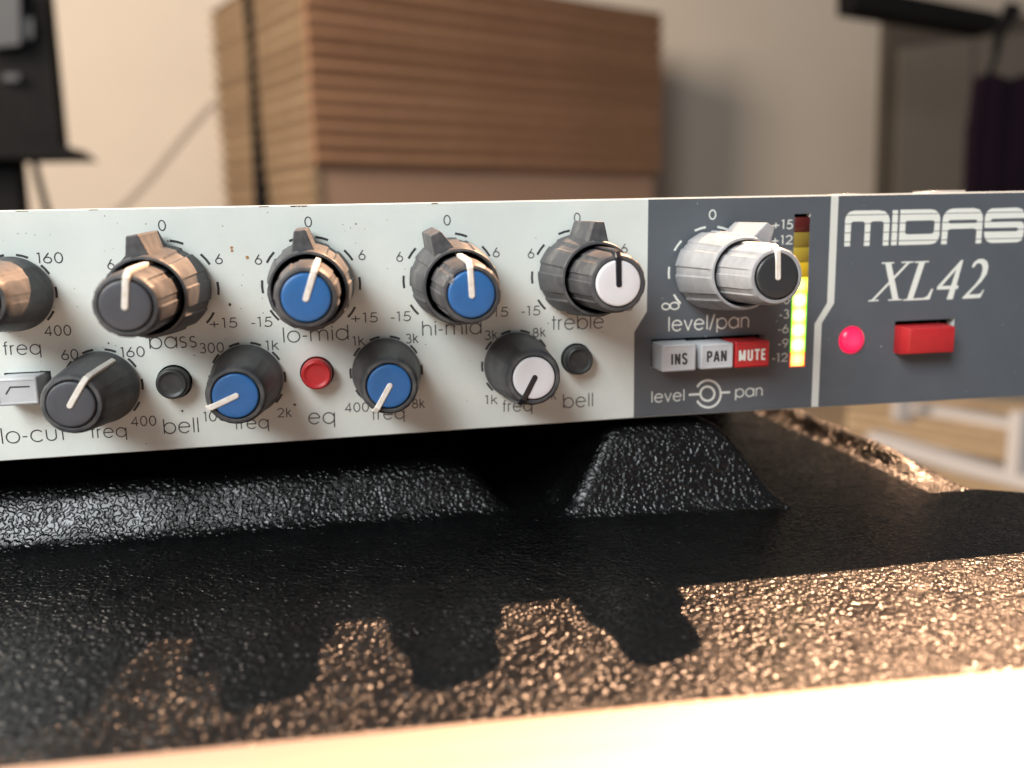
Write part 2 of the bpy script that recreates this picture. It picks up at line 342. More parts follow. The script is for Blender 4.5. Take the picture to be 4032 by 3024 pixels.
rim = [(p[0], 0.2, p[1]) for p in outline]; back = [(p[0], 2.6, p[1]) for p in outline]
b0 = len(mbp.v); mbp.v += rim + back
for i in range(n_in):
    j = (i + 1) % n_in; mbp.f.append((i, j, b0 + j, b0 + i)); mbp.f.append((b0 + i, b0 + j, b0 + n_in + j, b0 + n_in + i))
k = n_in
for l in holes:                              # walls of the openings
    m_ = len(l); b1 = len(mbp.v); mbp.v += [(p[0], 2.5, p[1]) for p in l]
    for i in range(m_): mbp.f.append((k + i, k + (i + 1) % m_, b1 + (i + 1) % m_, b1 + i))
    k += m_
panel = mbp.build('front_panel', 'white', unit)
MB().box(PX0 + 1, PX1 - 1, 2.7, 4.0, bot[0][1] + 1, topz - 1).build('backing_plate', 'hole', unit)
bevel = MB().box(PX0 - 20, 135.5, 4.1, 215, -42.2, -0.9).build('chassis', 'chassis', unit)
# grey printed area with the cream stripe
e_ = 0.012
gb = [U('E', 2107, 66), U('E', 2095, 1050), U('E', 1985, 1235), U('F', 1980, 1092)]
gx = [p[0] for p in gb]
zbot = lambda x: np.interp(x, [b[0] for b in bot], [b[1] for b in bot]) + 0.18
s_top = (U('I', 533, 150)[0], U('I', 598, 150)[0]); s_mid = (U('I', 497, 1090), U('I', 558, 1092)); s_low = (U('I', 388, 1272), U('I', 450, 1266)); s_bot = (U('H', 1757, 888)[0], U('H', 1817, 885)[0])
g1 = [(gx[0], topz - 0.22), (gx[1], gb[1][1]), (gx[2], gb[2][1]), (gx[3], zbot(gx[3])), (s_bot[0], zbot(s_bot[0])), s_low[0], s_mid[0], (s_top[0], topz - 0.22)]
g2 = [(s_top[1], topz - 0.22), s_mid[1], s_low[1], (s_bot[1], zbot(s_bot[1]))] + [(b[0], b[1] + 0.18) for b in bot if b[0] > s_bot[1]] + [(PX1, topz - 0.22)]
g2 = [(p[0], p[1]) for p in g2]
for poly, hs in ((g1, [ins_hole, meter_hole]), (g2, [circ(led_c, led_r + 0.12), power_hole])):
    v, f = plate(poly, hs, -e_); MBfrom(v, f, 'grey_panel_field', 'grey', unit)
v, f = plate([(s_top[0], topz - 0.22), s_mid[0], s_low[0], (s_bot[0], zbot(s_bot[0])), (s_bot[1], zbot(s_bot[1])), s_low[1], s_mid[1], (s_top[1], topz - 0.22)], [], -e_ * 0.9)
MBfrom(v, f, 'cream_stripe', 'stripe', unit)
# --- grey top edge strip of the grey part: bare metal edge catches the sun
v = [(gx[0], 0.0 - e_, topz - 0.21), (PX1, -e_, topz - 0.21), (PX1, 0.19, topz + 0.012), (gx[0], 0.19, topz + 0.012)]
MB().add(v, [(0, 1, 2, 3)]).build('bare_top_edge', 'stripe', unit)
# --- lettering
T = lambda s_, k1, x1, y1, x2, y2, h, mt_='ink', st=0.20: lettering(s_, U(k1, x1, y1), U(k1, x2, y2), h, st, mt_, unit)
N_ = 1.85
T('160', 'A', 322, 635, 558, 632, N_); T('400', 'A', 392, 1268, 628, 1262, N_); T('freq', 'A', 32, 1434, 362, 1424, 2.35)
T('0', 'A', 1380, 352, 1453, 350, N_); T('6', 'A', 938, 690, 1003, 688, N_); T('6', 'A', 1876, 642, 1945, 640, N_)
T('+15', 'A', 1825, 1203, 2077, 1192, N_); T('bass', 'A', 1298, 1379, 1722, 1364, 2.75, st=0.22); T('60', 'A', 537, 1477, 690, 1470, N_)
T('160', 'A', 1052, 1454, 1268, 1446, N_); T('300', 'A', 1740, 1418, 1957, 1409, N_)
T('400', 'B', 1145, 1058, 1367, 1052, N_); T('freq', 'B', 790, 1162, 1108, 1148, 2.35); T('bell', 'B', 1422, 1124, 1740, 1108, 2.75, st=0.22)
T('lo-cut', 'B', 12, 1210, 578, 1176, 2.85, st=0.22)
T('100', 'D', 225, 1129, 430, 1120, N_); T('freq', 'D', 495, 1196, 795, 1183, 2.3); T('2k', 'D', 868, 1092, 995, 1087, 1.8); T('eq', 'D', 1135, 1150, 1372, 1142, 2.85, st=0.22)
T('1k', 'D', 763, 507, 885, 503, 1.8); T('1k', 'D', 1525, 470, 1632, 462, 1.8); T('3k', 'D', 1985, 447, 2097, 442, 1.8); T('400', 'D', 1457, 1047, 1668, 1040, 1.8)
T('freq', 'D', 1688, 1113, 1977, 1102, 2.3); T('8k', 'D', 2040, 1012, 2152, 1008, 1.8); T('-15', 'D', 640, 306, 833, 300, N_); T('+15', 'D', 1507, 269, 1750, 261, N_)
T('-15', 'D', 1855, 258, 2038, 250, N_); T('lo-mid', 'D', 915, 440, 1492, 413, 2.8, st=0.22)
T('0', 'C', 662, 320, 733, 318, N_); T('0', 'C', 1872, 304, 1940, 302, N_); T('6', 'C', 230, 646, 296, 644, N_); T('6', 'C', 1132, 606, 1197, 604, N_); T('6', 'C', 1462, 621, 1523, 619, N_)
T('6', 'E', 753, 582, 815, 580, N_); T('6', 'E', 1057, 591, 1117, 590, N_); T('0', 'E', 1458, 282, 1520, 280, N_); T('6', 'E', 1868, 547, 1930, 545, N_); T('-15', 'E', 1000, 1091, 1172, 1085, N_)
T('+15', 'E', 660, 1104, 895, 1097, N_); T('+15', 'E', 1740, 1052, 1978, 1044, N_); T('hi-mid', 'E', 133, 1266, 657, 1247, 2.8, st=0.22); T('treble', 'E', 1265, 1215, 1722, 1198, 2.8, st=0.22)
T('3k', 'F', 683, 417, 797, 410, 1.8); T('8k', 'F', 1100, 394, 1214, 388, 1.8); T('1k', 'F', 682, 978, 797, 975, 1.8); T('freq', 'F', 836, 1044, 1096, 1033, 2.3); T('bell', 'F', 1360, 1010, 1630, 994, 2.75, st=0.22)
T('20k', 'F', 1120, 940, 1307, 934, 1.8)
LI = 'light_ink'
T('0', 'G', 864, 364, 932, 361, N_, LI, 0.24); T('level/pan', 'G', 508, 1336, 1220, 1300, 2.85, LI, 0.26)
T('+15', 'G', 1415, 448, 1600, 444, 1.8, LI, 0.22); T('+12', 'G', 1408, 583, 1596, 578, 1.8, LI, 0.22); T('+9', 'G', 1450, 716, 1590, 712, 1.8, LI, 0.22); T('+6', 'G', 1446, 846, 1585, 842, 1.8, LI, 0.22)
T('+3', 'G', 1442, 975, 1580, 971, 1.8, LI, 0.22); T('0', 'G', 1510, 1100, 1572, 1097, 1.8, LI, 0.22); T('-3', 'G', 1478, 1227, 1564, 1222, 1.8, LI, 0.22); T('-6', 'G', 1466, 1354, 1560, 1350, 1.8, LI, 0.22)
T('-9', 'G', 1466, 1480, 1560, 1475, 1.8, LI, 0.22); T('-12', 'G', 1413, 1606, 1552, 1600, 1.8, LI, 0.22)
T('level', 'H', 362, 852, 655, 832, 2.3, LI, 0.24); T('pan', 'H', 1090, 806, 1337, 790, 2.3, LI, 0.24)
def sym(paths, wdt, k1, name, mt_=LI, y=-0.03):
    V, F = [], []
    for q, pts in enumerate(paths):
        vs, fs = ribbon([U(k1, *p) for p in pts], wdt); b = len(V); V += [(p.x, y - 0.0025 * q, p.y) for p in vs]; F += [tuple(b + i for i in f) for f in fs]
    return MBfrom(V, F, name, mt_, unit)
def ell(cx, cy, rx, ry, a0, a1, n=30): return [(cx + rx * math.cos(math.radians(a0 + (a1 - a0) * i / n)), cy - ry * math.sin(math.radians(a0 + (a1 - a0) * i / n))) for i in range(n + 1)]
sym([ell(852, 774, 61, 62, 0, 360), ell(858, 776, 110, 118, 150, -150), [(690, 784), (792, 778)], [(966, 766), (1050, 761)]], 0.46, 'H', 'printed_symbol')
sym([ell(490, 1121, 33, 27, 0, 360), ell(566, 1116, 38, 30, 0, 360)], 0.27, 'G', 'printed_infinity')
# maker's name and type number
def polys(ps, k1, name, y=-0.03, mt_=LI):
    V, F = [], []
    for q, loops in enumerate(ps):
        v, f = plate([U(k1, *p) for p in loops[0]], [[U(k1, *p) for p in h] for h in loops[1:]], y - 0.0025 * q); b = len(V); V += v; F += [tuple(b + i for i in t) for t in f]
    return MBfrom(V, F, name, mt_, unit)
def smooth(pts, it=1):
    return pts
Mp = [(645, 598), (652, 385), (655, 355), (668, 322), (695, 296), (735, 286), (950, 283), (1000, 292), (1030, 320), (1043, 365), (1030, 589), (980, 591), (990, 400), (985, 384), (968, 378), (900, 379), (882, 385), (875, 400), (865, 593), (816, 594), (826, 400), (820, 386), (802, 380), (730, 381), (713, 386), (706, 402), (695, 597)]
Ip = [(1068, 282), (1116, 281), (1102, 586), (1052, 588)]
Dp = [(1135, 278), (1400, 274), (1442, 283), (1470, 308), (1482, 348), (1475, 500), (1460, 545), (1430, 571), (1388, 580), (1118, 587)]
Dh = [(1190, 375), (1415, 370), (1429, 377), (1433, 392), (1425, 470), (1417, 483), (1400, 488), (1192, 493), (1179, 486), (1175, 472), (1180, 388)]
Ap = [(1488, 580), (1500, 380), (1508, 338), (1530, 300), (1562, 276), (1602, 267), (1780, 264), (1822, 275), (1845, 303), (1854, 345), (1838, 570), (1788, 573), (1797, 460), (1790, 446), (1770, 441), (1572, 447), (1553, 455), (1547, 470), (1537, 578)]
Ah = [(1575, 368), (1790, 364), (1803, 371), (1803, 385), (1790, 393), (1572, 398), (1555, 392), (1554, 376)]
Sp = [(1928, 267), (2150, 259), (2195, 272), (2217, 308), (2224, 350), (1940, 357), (1925, 364), (1922, 376), (1934, 386), (2182, 379), (2206, 392), (2215, 420), (2205, 500), (2188, 545), (2150, 562), (1922, 568), (1886, 552), (1866, 512), (1862, 470), (2142, 465), (2158, 455), (2158, 440), (2145, 433), (1868, 438), (1866, 400), (1872, 335), (1893, 290)]
polys([[Mp], [Ip], [Dp, Dh], [Ap, Ah], [Sp]], 'I', 'maker_name_logo')
V, F = [], []
for (a, b) in (((640, 326), (2240, 297)), ((640, 402), (2240, 377)), ((640, 481), (2240, 447)), ((640, 559), (2240, 525))):
    vs, fs = ribbon([U('I', *a), U('I', *b)], 0.15); n0 = len(V); V += [(p.x, -0.046, p.y) for p in vs]; F += [tuple(n0 + i for i in t) for t in fs]
MBfrom(V, F, 'logo_hairlines', 'grey', unit)
XL = [[[(1003, 748), (1055, 744), (1119, 1060), (1066, 1064)]], [[(972, 738), (1083, 734), (1080, 746), (975, 750)]], [[(1142, 731), (1250, 727), (1247, 739), (1144, 743)]],
      [[(1190, 741), (1217, 740), (905, 1066), (878, 1068)]], [[(852, 1078), (942, 1074), (946, 1062), (860, 1066)]], [[(1025, 1071), (1145, 1066), (1147, 1055), (1030, 1059)]],
      [[(1258, 728), (1385, 724), (1383, 736), (1260, 741)]], [[(1296, 738), (1349, 736), (1243, 1056), (1190, 1060)]],
      [[(1160, 1059), (1240, 1052), (1335, 1046), (1368, 1030), (1405, 966), (1419, 966), (1388, 1060), (1157, 1071)]],
      [[(1628, 775), (1668, 717), (1682, 716), (1590, 1057), (1535, 1061)]], [[(1450, 975), (1457, 944), (1641, 937), (1634, 968)]], [[(1457, 946), (1662, 718), (1674, 738), (1492, 946)]],
      [[(1755, 778), (1775, 735), (1812, 709), (1858, 706), (1891, 730), (1901, 775), (1886, 838), (1840, 903), (1765, 978), (1728, 1016), (1810, 1014), (1836, 1003), (1850, 975), (1862, 977), (1829, 1046), (1670, 1054), (1678, 1038), (1788, 925), (1832, 862), (1850, 800), (1846, 762), (1828, 744), (1800, 747), (1772, 783)]]]
polys(XL, 'I', 'type_number')
# --- dial marks
def dial(cx, cz, R, angs, ln, wd, mt_):
    V, F = [], []
    for a in angs:
        a0 = 90 - a; h = math.degrees(ln / 2 / R)
        pts = [(cx + R * math.cos(math.radians(a0 + t)), cz + R * math.sin(math.radians(a0 + t))) for t in (-h, 0, h)]
        vs, fs = ribbon(pts, wd); b = len(V); V += [(p.x, -0.03, p.y) for p in vs]; F += [tuple(b + i for i in t) for t in fs]
    MBfrom(V, F, 'dial_marks', mt_, unit)
# --- knobs (built about their own axis, which points to -y)
def knob_body(profile, flutes, depth, facet, flute_w, yr, N=144):
    V, F = [], []
    per = 360 / flutes
    for (y, r, kf) in profile:
        for i in range(N):
            a = 360 * i / N; t = (a % per) - per / 2; g = 1.0
            if kf:
                hw = (per - flute_w) / 2
                if abs(t) < hw: g = 1 - kf * facet * (1 - math.cos(math.radians(hw)) / math.cos(math.radians(t))) * -1 * -1 if False else 1 - kf * facet * (1 / math.cos(math.radians(hw)) - 1 / math.cos(math.radians(t))) * -1 * -1
                else: g = 1 - kf * depth / r
            rr = r * g; th = math.radians(a); V.append((rr * math.sin(th), -y, rr * math.cos(th)))
    for j in range(len(profile) - 1):
        for i in range(N):
            a = j * N + i; b = j * N + (i + 1) % N; F.append((a, b, b + N, a + N))
    F.append(tuple(range((len(profile) - 1) * N, len(profile) * N)))
    return V, F
def fin():
    yb, yf = 1.2, 15.1
    q = lambda y, tip, wt, wr: [(-wr / 2, -y, 6.2), (wr / 2, -y, 6.2), (wt / 2, -y, tip), (-wt / 2, -y, tip)]
    return q(yb, 10.2, 2.2, 4.6), q(yf, 9.95, 1.9, 3.9)
prof_outer = [(0.5, 7.6, 1), (0.7, 7.78, 1), (4.0, 7.6, 1), (9.0, 7.28, 1), (14.2, 6.86, 1), (15.3, 6.76, 0.8), (15.9, 6.62, 0.3), (16.15, 6.45, 0), (16.2, 6.12, 0), (15.9, 5.95, 0), (4.0, 5.9, 0)]
prof_inner = [(3.2, 5.5, 0.7), (11, 5.42, 1), (18, 5.25, 1), (24, 5.08, 1), (26.6, 4.98, 0.9), (27.4, 4.82, 0.5), (27.9, 4.5, 0), (28.0, 4.1, 0), (27.9, 3.92, 0), (27.3, 3.9, 0)]
prof_single = [(0.5, 6.25, 0), (0.7, 6.42, 0), (1.8, 6.4, 0), (2.3, 6.22, 0.6), (6, 5.95, 1), (10, 5.6, 1), (13.6, 5.28, 1), (15.6, 5.08, 0.8), (16.4, 4.88, 0.4), (16.9, 4.55, 0), (17.0, 4.1, 0), (16.9, 3.95, 0), (16.3, 3.92, 0)]
def body_mesh(name, args, with_fin=False, mats='knob'):
    V, F = knob_body(*args); me = mesh(name, V, F, True, 28)
    bm = bmesh.new(); bm.from_mesh(me)
    if with_fin:
        a, b = fin(); vs = [bm.verts.new(Vector(p) * S) for p in a + b]
        fs = [bm.faces.new([vs[i] for i in q]) for q in ((0, 1, 2, 3), (7, 6, 5, 4), (0, 4, 5, 1), (1, 5, 6, 2), (2, 6, 7, 3), (3, 7, 4, 0))]
        es = {e for f_ in fs for e in f_.edges}
        bmesh.ops.bevel(bm, geom=list(es), offset=0.22 * S, segments=2, profile=0.5, affect='EDGES')
    bmesh.ops.recalc_face_normals(bm, faces=bm.faces); bm.to_mesh(me); bm.free()
    me.materials.append(M[mats]); return me
A_out = (prof_outer, 9, 0.30, 0.35, 12, None); A_in = (prof_inner, 9, 0.22, 0.45, 12, None); A_one = (prof_single, 9, 0.12, 0.3, 10, None)
ME = {('outer', m_): body_mesh('outer_knob', A_out, True, m_) for m_ in ('knob', 'knob_light')}
ME.update({('inner', m_): body_mesh('inner_knob', A_in, False, m_) for m_ in ('knob', 'knob_light')})
ME[('single', 'knob')] = body_mesh('control_knob', A_one, False, 'knob')
def cap_mesh(y, m_):
    pr = [(y - 0.6, 3.72), (y + 0.18, 3.70), (y + 0.32, 3.6), (y + 0.38, 3.4), (y + 0.40, 2.4), (y + 0.42, 1.2)]
    V, F = [], []; N = 56
    for yy, r in pr:
        for i in range(N): a = 2 * math.pi * i / N; V.append((r * math.sin(a), -yy, r * math.cos(a)))
    for j in range(len(pr) - 1):
        for i in range(N): a = j * N + i; b = j * N + (i + 1) % N; F.append((a, b, b + N, a + N))
    F.append(tuple(range((len(pr) - 1) * N, len(pr) * N)))
    me = mesh('cap', V, F, True, 40); bm = bmesh.new(); bm.from_mesh(me); bmesh.ops.recalc_face_normals(bm, faces=bm.faces); bm.to_mesh(me); bm.free()
    me.materials.append(M[m_]); return me
def line_mesh(y, sidepts, m_, wdt=0.98):
    path = [(y + 0.62, -0.15), (y + 0.62, 4.25)] + sidepts       # (depth, radius) of the outer face
    dep = [(y + 0.2, -0.15), (y + 0.2, 4.0)] + [(d - 0.35, r - 0.75) for d, r in sidepts]
    mb = MB(); n = len(path)
    V = []
    for i in range(n):
        (d, r), (d2, r2) = path[i], dep[i]; hw = wdt / 2; hi = hw * 0.72
        V += [(-hw, -d2, r2), (-hw, -(d * .7 + d2 * .3), r * .7 + r2 * .3), (-hi, -d, r), (hi, -d, r), (hw, -(d * .7 + d2 * .3), r * .7 + r2 * .3), (hw, -d2, r2)]
    F = [(i * 6 + k_, i * 6 + k_ + 1, (i + 1) * 6 + k_ + 1, (i + 1) * 6 + k_) for i in range(n - 1) for k_ in range(5)]
    F += [tuple(range(6)), tuple(range((n - 1) * 6, n * 6))]
    b = len(V)                                            # rounded end at the centre of the cap
    ring = [(hw_ * math.cos(t), hw_ * math.sin(t)) for hw_ in (wdt / 2,) for t in [math.pi + math.pi * i / 8 for i in range(9)]]
    V += [(x, -(y + 0.2), -0.15 + z) for x, z in ring] + [(x, -(y + 0.497), -0.15 + z) for x, z in ring] + [(x * .72, -(y + 0.62), -0.15 + z * .72) for x, z in ring]
    for k_ in range(2): F += [(b + k_ * 9 + i, b + k_ * 9 + i + 1, b + (k_ + 1) * 9 + i + 1, b + (k_ + 1) * 9 + i) for i in range(8)]
    F.append(tuple(b + 18 + i for i in range(9)))
    me = mesh('pointer_line', V, F, False); bm = bmesh.new(); bm.from_mesh(me); bmesh.ops.recalc_face_normals(bm, faces=bm.faces); bm.to_mesh(me); bm.free()
    me.materials.append(M[m_]); return me
CAPS = {}
def cap_of(y, m_):
    if (y, m_) not in CAPS: CAPS[(y, m_)] = cap_mesh(y, m_)
    return CAPS[(y, m_)]
def line_of(y, m_):
    if (y, m_, 'l') not in CAPS:
        side = [(y - 0.05, 5.12), (y - 1.2, 5.42), (y - 6, 5.62), (6, 5.86)] if y > 20 else [(y - 0.05, 5.14), (y - 1.2, 5.46), (y - 6, 5.95), (4.2, 6.42)]
        CAPS[(y, m_, 'l')] = line_mesh(y, side, m_)
    return CAPS[(y, m_, 'l')]
def rotY(deg, lean=(0, 0)):                  # turn clockwise as seen from the front, then lean by dx, dz (radians)
    return Matrix.Rotation(math.radians(deg), 4, 'Y') if lean == (0, 0) else (Matrix.Rotation(-lean[0], 4, 'Z') @ Matrix.Rotation(lean[1], 4, 'X')) @ Matrix.Rotation(math.radians(deg), 4, 'Y')
def place(o, c, deg, lean):
    m_ = rotY(deg, lean); m_.translation = Vector((c[0], 0, c[1])) * S; o.matrix_local = m_
def dual(c, H, dx, dz, fin_deg, line_deg, bodymat, capmat, linemat, label):
    lean = (-dx / H, dz / H * -1)
    lean = (dx / -H * -1 * -1, -dz / H)      # small wobble of the spindle
    o = link('concentric_knob', ME[('outer', bodymat)], None, unit, label); place(o, c, fin_deg, lean)
    i_ = link('inner_knob', ME[('inner', bodymat)], None, o); i_.matrix_local = rotY(line_deg - fin_deg)
    cp = link('cap', cap_of(28.0, capmat), None, o); cp.matrix_local = rotY(line_deg - fin_deg)
    l_ = link('pointer_line', line_of(28.0, linemat), None, o); l_.matrix_local = rotY(line_deg - fin_deg)
    return o
def single(c, H, dx, dz, deg, capmat, linemat, label):
    o = link('control_knob', ME[('single', 'knob')], None, unit, label); place(o, c, deg, (-dx / H, -dz / H))
    link('cap', cap_of(17.0, capmat), None, o); link('pointer_line', line_of(17.0, linemat), None, o)
    return o
ZT, ZB = -14.47, -31.22
D = [(-24.74, -0.30, -0.37, -7.5, 8, 'knob', 'cap_grey', 'line_white', 'dark knob with a grey cap above the word bass'),
     (0.42, 0.47, -0.15, -5, 20, 'knob', 'cap_blue', 'line_white', 'knob with a blue cap above the word lo-mid'),
     (25.96, 0.27, -0.59, -24, -2, 'knob', 'cap_blue', 'line_white', 'knob with a chipped blue cap above the word hi-mid'),
     (50.43, -0.26, 0.29, 2.5, -1, 'knob', 'cap_white', 'line_black', 'knob with a white cap above the word treble'),
     (77.94, -0.19, 0.47, 31, -2, 'knob_light', 'cap_dark', 'line_white', 'pale grey knob above the words level/pan')]
KN = []
for x, dx, dz, fd, ld, bmt, cm_, lm_, lb in D:
    KN.append(dual((x, ZT + 0.3), 28, dx, dz - 0.3, fd, ld, bmt, cm_, lm_, lb))
    light = bmt == 'knob_light'
    dial(x, ZT, 8.77, [a * s_ for a in (15.5, 53, 90, 127) for s_ in (-1, 1)], 2.35, 0.42 if not light else 0.4, 'light_ink' if light else 'ink')
for x, z, dx, dz, dg, cm_, lm_, lb in [(-37.21, ZB, -0.28, 0.10, 33, 'cap_grey', 'line_white', 'dark knob beside the lo-cut button'),
                          (-12.15, ZB, -0.01, 0.03, -113, 'cap_blue', 'line_white', 'knob with a blue cap left of the red eq button'),
                          (13.21, ZB, -0.15, 0.23, -149, 'cap_blue', 'line_white', 'knob with a blue cap right of the red eq button'),
                          (38.22, ZB, -0.01, 0.26, -151, 'cap_white', 'line_black', 'knob with a white cap in the lower row'),
                          (-49.8, -14.2, 0, 0, -150, 'cap_grey', 'line_white', 'knob cut off by the left edge of the picture')]:
    single((x, z), 17, dx, dz, dg, cm_, lm_, lb); dial(x, z, 6.72, [a * s_ for a in (16.5, 53, 90, 127) for s_ in (-1, 1)], 1.95, 0.40, 'ink')
# chipped crumbs on the hi-mid cap
cr = MB(); rnd = random.Random(3)
for i in range(14):
    a = math.radians(-48 + rnd.uniform(-12, 14)); r = rnd.uniform(3.7, 5.3); c0 = Vector((r * math.sin(a), -28.35 + (0.9 if r > 4.7 else 0), r * math.cos(a))); sz = rnd.uniform(0.18, 0.46)
    pts = [c0 + Vector((rnd.uniform(-1, 1), rnd.uniform(-0.5, 0.5), rnd.uniform(-1, 1))).normalized() * sz for _ in range(6)]
    cr.add(pts, [(0, 1, 2), (0, 2, 3), (0, 3, 4), (0, 4, 1), (5, 2, 1), (5, 3, 2), (5, 4, 3), (5, 1, 4)])
o = cr.build('glue_crumbs', 'knob_light', KN[2]); o.matrix_local = rotY(24)
# --- round push buttons
def lathe(pr, N=40):
    V, F = [], []
    for y, r in pr:
        for i in range(N): a = 2 * math.pi * i / N; V.append((r * math.sin(a), -y, r * math.cos(a)))
    for j in range(len(pr) - 1):
        for i in range(N): a = j * N + i; b = j * N + (i + 1) % N; F.append((a, b, b + N, a + N))
    F.append(tuple(range((len(pr) - 1) * N, len(pr) * N))); return V, F
pb = [(-2.4, 2.8), (1.3, 2.84), (2.3, 2.78), (2.75, 2.62), (2.95, 2.42), (2.95, 2.28), (2.75, 2.02), (2.66, 1.6), (2.62, 0.8)]
for c, m_, lb in ((btn_c[0], 'btn_black', 'black button above the left word bell'), (btn_c[1], 'btn_red', 'red button above the word eq'), (btn_c[2], 'btn_black', 'black button above the right word bell')):
    V, F = lathe(pb); me = mesh('push_button', V, F, True, 60); o = link('push_button', me, m_, unit, lb, (c[0], 0, c[1]))
# --- rectangular keys
def key(x0, x1, z0, z1, h, material, label):
    cx, cz = (x0 + x1) / 2, (z0 + z1) / 2; wx, wz = (x1 - x0) / 2, (z1 - z0) / 2
    bm = bmesh.new(); bmesh.ops.create_cube(bm, size=2)
    for v_ in bm.verts: v_.co = Vector((v_.co.x * wx, -h / 2 + 1.2 + v_.co.y * (h / 2 + 1.2), v_.co.z * wz))
    bmesh.ops.bevel(bm, geom=bm.edges[:], offset=0.36, segments=3, profile=0.5, affect='EDGES')
    ff = max(bm.faces, key=lambda f_: (-f_.calc_center_median().y, f_.calc_area()))
    ff = [f_ for f_ in bm.faces if f_.normal.y < -0.99]; ff = max(ff, key=lambda f_: f_.calc_area())
    bmesh.ops.inset_region(bm, faces=[ff], thickness=0.18, depth=0); bmesh.ops.inset_region(bm, faces=[ff], thickness=0.1, depth=-0.07)
    for v_ in bm.verts: v_.co *= S
    me = bpy.data.meshes.new('key'); bm.to_mesh(me); bm.free(); me.shade_smooth(); me.set_sharp_from_angle(angle=math.radians(40))
    return link('push_key', me, material, unit, label, (cx, 0, cz))
HB = 5.0
k1a, k1b = U('H', 460, 350, -HB), U('H', 754, 574, -HB); k2a, k2b = U('H', 797, 345, -HB), U('H', 1078, 552, -HB); k3a, k3b = U('H', 1100, 325, -HB), U('H', 1392, 538, -HB)
for (a, b, m_, s_, t0, t1, im, lb) in ((k1a, k1b, 'btn_grey', 'INS', (538, 524), (682, 515), 'ink', 'grey key marked INS'), (k2a, k2b, 'btn_grey', 'PAN', (848, 500), (1026, 490), 'ink', 'grey key marked PAN'),
                                   (k3a, k3b, 'btn_red', 'MUTE', (1126, 490), (1364, 476), 'light_ink', 'red key marked MUTE')):
    o = key(a[0], b[0], b[1], a[1], HB, m_, lb)
    p0 = U('H', *t0, -HB); p1 = U('H', *t1, -HB)
    q = lettering(s_, p0, p1, 2.12, 0.42, im, o, y=-HB + 0.045, name='key_lettering', spacing=0.09)
    q.matrix_parent_inverse = Matrix.Translation(-o.location)
lx1 = lc_b[0]; lt = U('B', 345, 628, -5)[1]
o = key(lx1 - 6.7, lx1, lc_b[1], lt, HB, 'btn_grey', 'grey key with a low cut curve')
pts = [U('B', 50, 782, -5), U('B', 88, 719, -5), U('B', 258, 713, -5)]
vs, fs = ribbon(pts, 0.26); q = MBfrom([(p.x, -4.955, p.y) for p in vs], fs, 'low_cut_symbol', 'ink', o); q.matrix_parent_inverse = Matrix.Translation(-o.location)
# power rocker
hz = 4.0; f1 = U('I', 1230, 1310, -hz); f2 = U('I', 1622, 1298, -hz); f3 = U('I', 1602, 1528, -hz)
base_l = U('I', 1092, 1290)[0]; zt, zb = f1[1], f3[1]
q0 = [(base_l, 2.0, zb), (f2[0], 2.0, zb), (f2[0], 2.0, zt + 0.1), (base_l, 2.0, zt + 0.1)]
q1 = [(base_l, -1.9, zb), (f2[0], -1.9, zb), (f2[0], -1.9, zt + 0.1), (base_l, -1.9, zt + 0.1)]
q2 = [(f1[0] - 0.3, -hz, zb + 0.35), (f2[0] - 0.2, -hz, zb + 0.25), (f2[0] - 0.2, -hz, zt - 0.12), (f1[0] - 0.1, -hz, zt - 0.35)]
mb = MB(); mb.v = q0 + q1 + q2; mb.f = [(3, 2, 1, 0), (8, 9, 10, 11)] + [(i, (i + 1) % 4, 4 + (i + 1) % 4, 4 + i) for i in range(4)] + [(4 + i, 4 + (i + 1) % 4, 8 + (i + 1) % 4, 8 + i) for i in range(4)]
o = mb.build('power_button', 'btn_red', unit, 'red rectangular button under the type number')
bm = bmesh.new(); bm.from_mesh(o.data); bmesh.ops.bevel(bm, geom=bm.edges[:], offset=0.16 * S, segments=2, profile=0.5, affect='EDGES'); bm.to_mesh(o.data); bm.free(); o.data.shade_smooth(); o.data.set_sharp_from_angle(angle=math.radians(40))
# red pilot lamp
V, F = lathe([(-2, led_r), (-0.2, led_r), (0.5, led_r * 0.9), (0.95, led_r * 0.62), (1.12, led_r * 0.3), (1.16, led_r * 0.1)]); link('pilot_lamp', mesh('pilot_lamp', V, F, True, 80), 'led_red', unit, 'lit red round lamp', (led_c[0], 0, led_c[1]))
# level meter
zs = [U('G', 1750, y_)[1] for y_ in (340, 472, 603, 735, 865, 997, 1128, 1257, 1386, 1512, 1640)]
xa, xb = meter_hole[0][0], meter_hole[1][0]
segm = ['seg_red', 'seg_olive', 'seg_olive2', 'seg_yellow', 'lit_yellow', 'lit_green', 'lit_green', 'lit_green', 'lit_green', 'lit_last']
meter = MB().box(xa + 0.02, xb - 0.02, 1.6, 2.6, zs[-1], meter_hole[2][1] - 0.02).build('level_meter', 'hole', unit)
for i, sm in enumerate(segm):
    cz = (zs[i] + zs[i + 1]) / 2; hw = (xb - xa) / 2 - 0.04; hh = (zs[i] - zs[i + 1]) / 2 - 0.015
    me = bevel_box(-hw, hw, -0.06, 1.5, -hh, hh, 0.03, 1); o = link('meter_segment', me, sm, meter, None, ((xa + xb) / 2, 0, cz))
    if i >= 5:
        rm_ = 'lens_rim_r' if i == 9 else 'lens_rim_g'
        mb = MB().box(-hw - 0.03, -hw + 0.16, -0.10, 0.02, -hh, hh).box(hw - 0.16, hw + 0.03, -0.10, 0.02, -hh, hh)
        if i == 9: mb.box(-hw + 0.16, hw - 0.16, -0.10, 0.02, -hh, -hh + 0.16)
        mb.build('glowing_edge', rm_, meter, loc=((xa + xb) / 2, 0, cz))
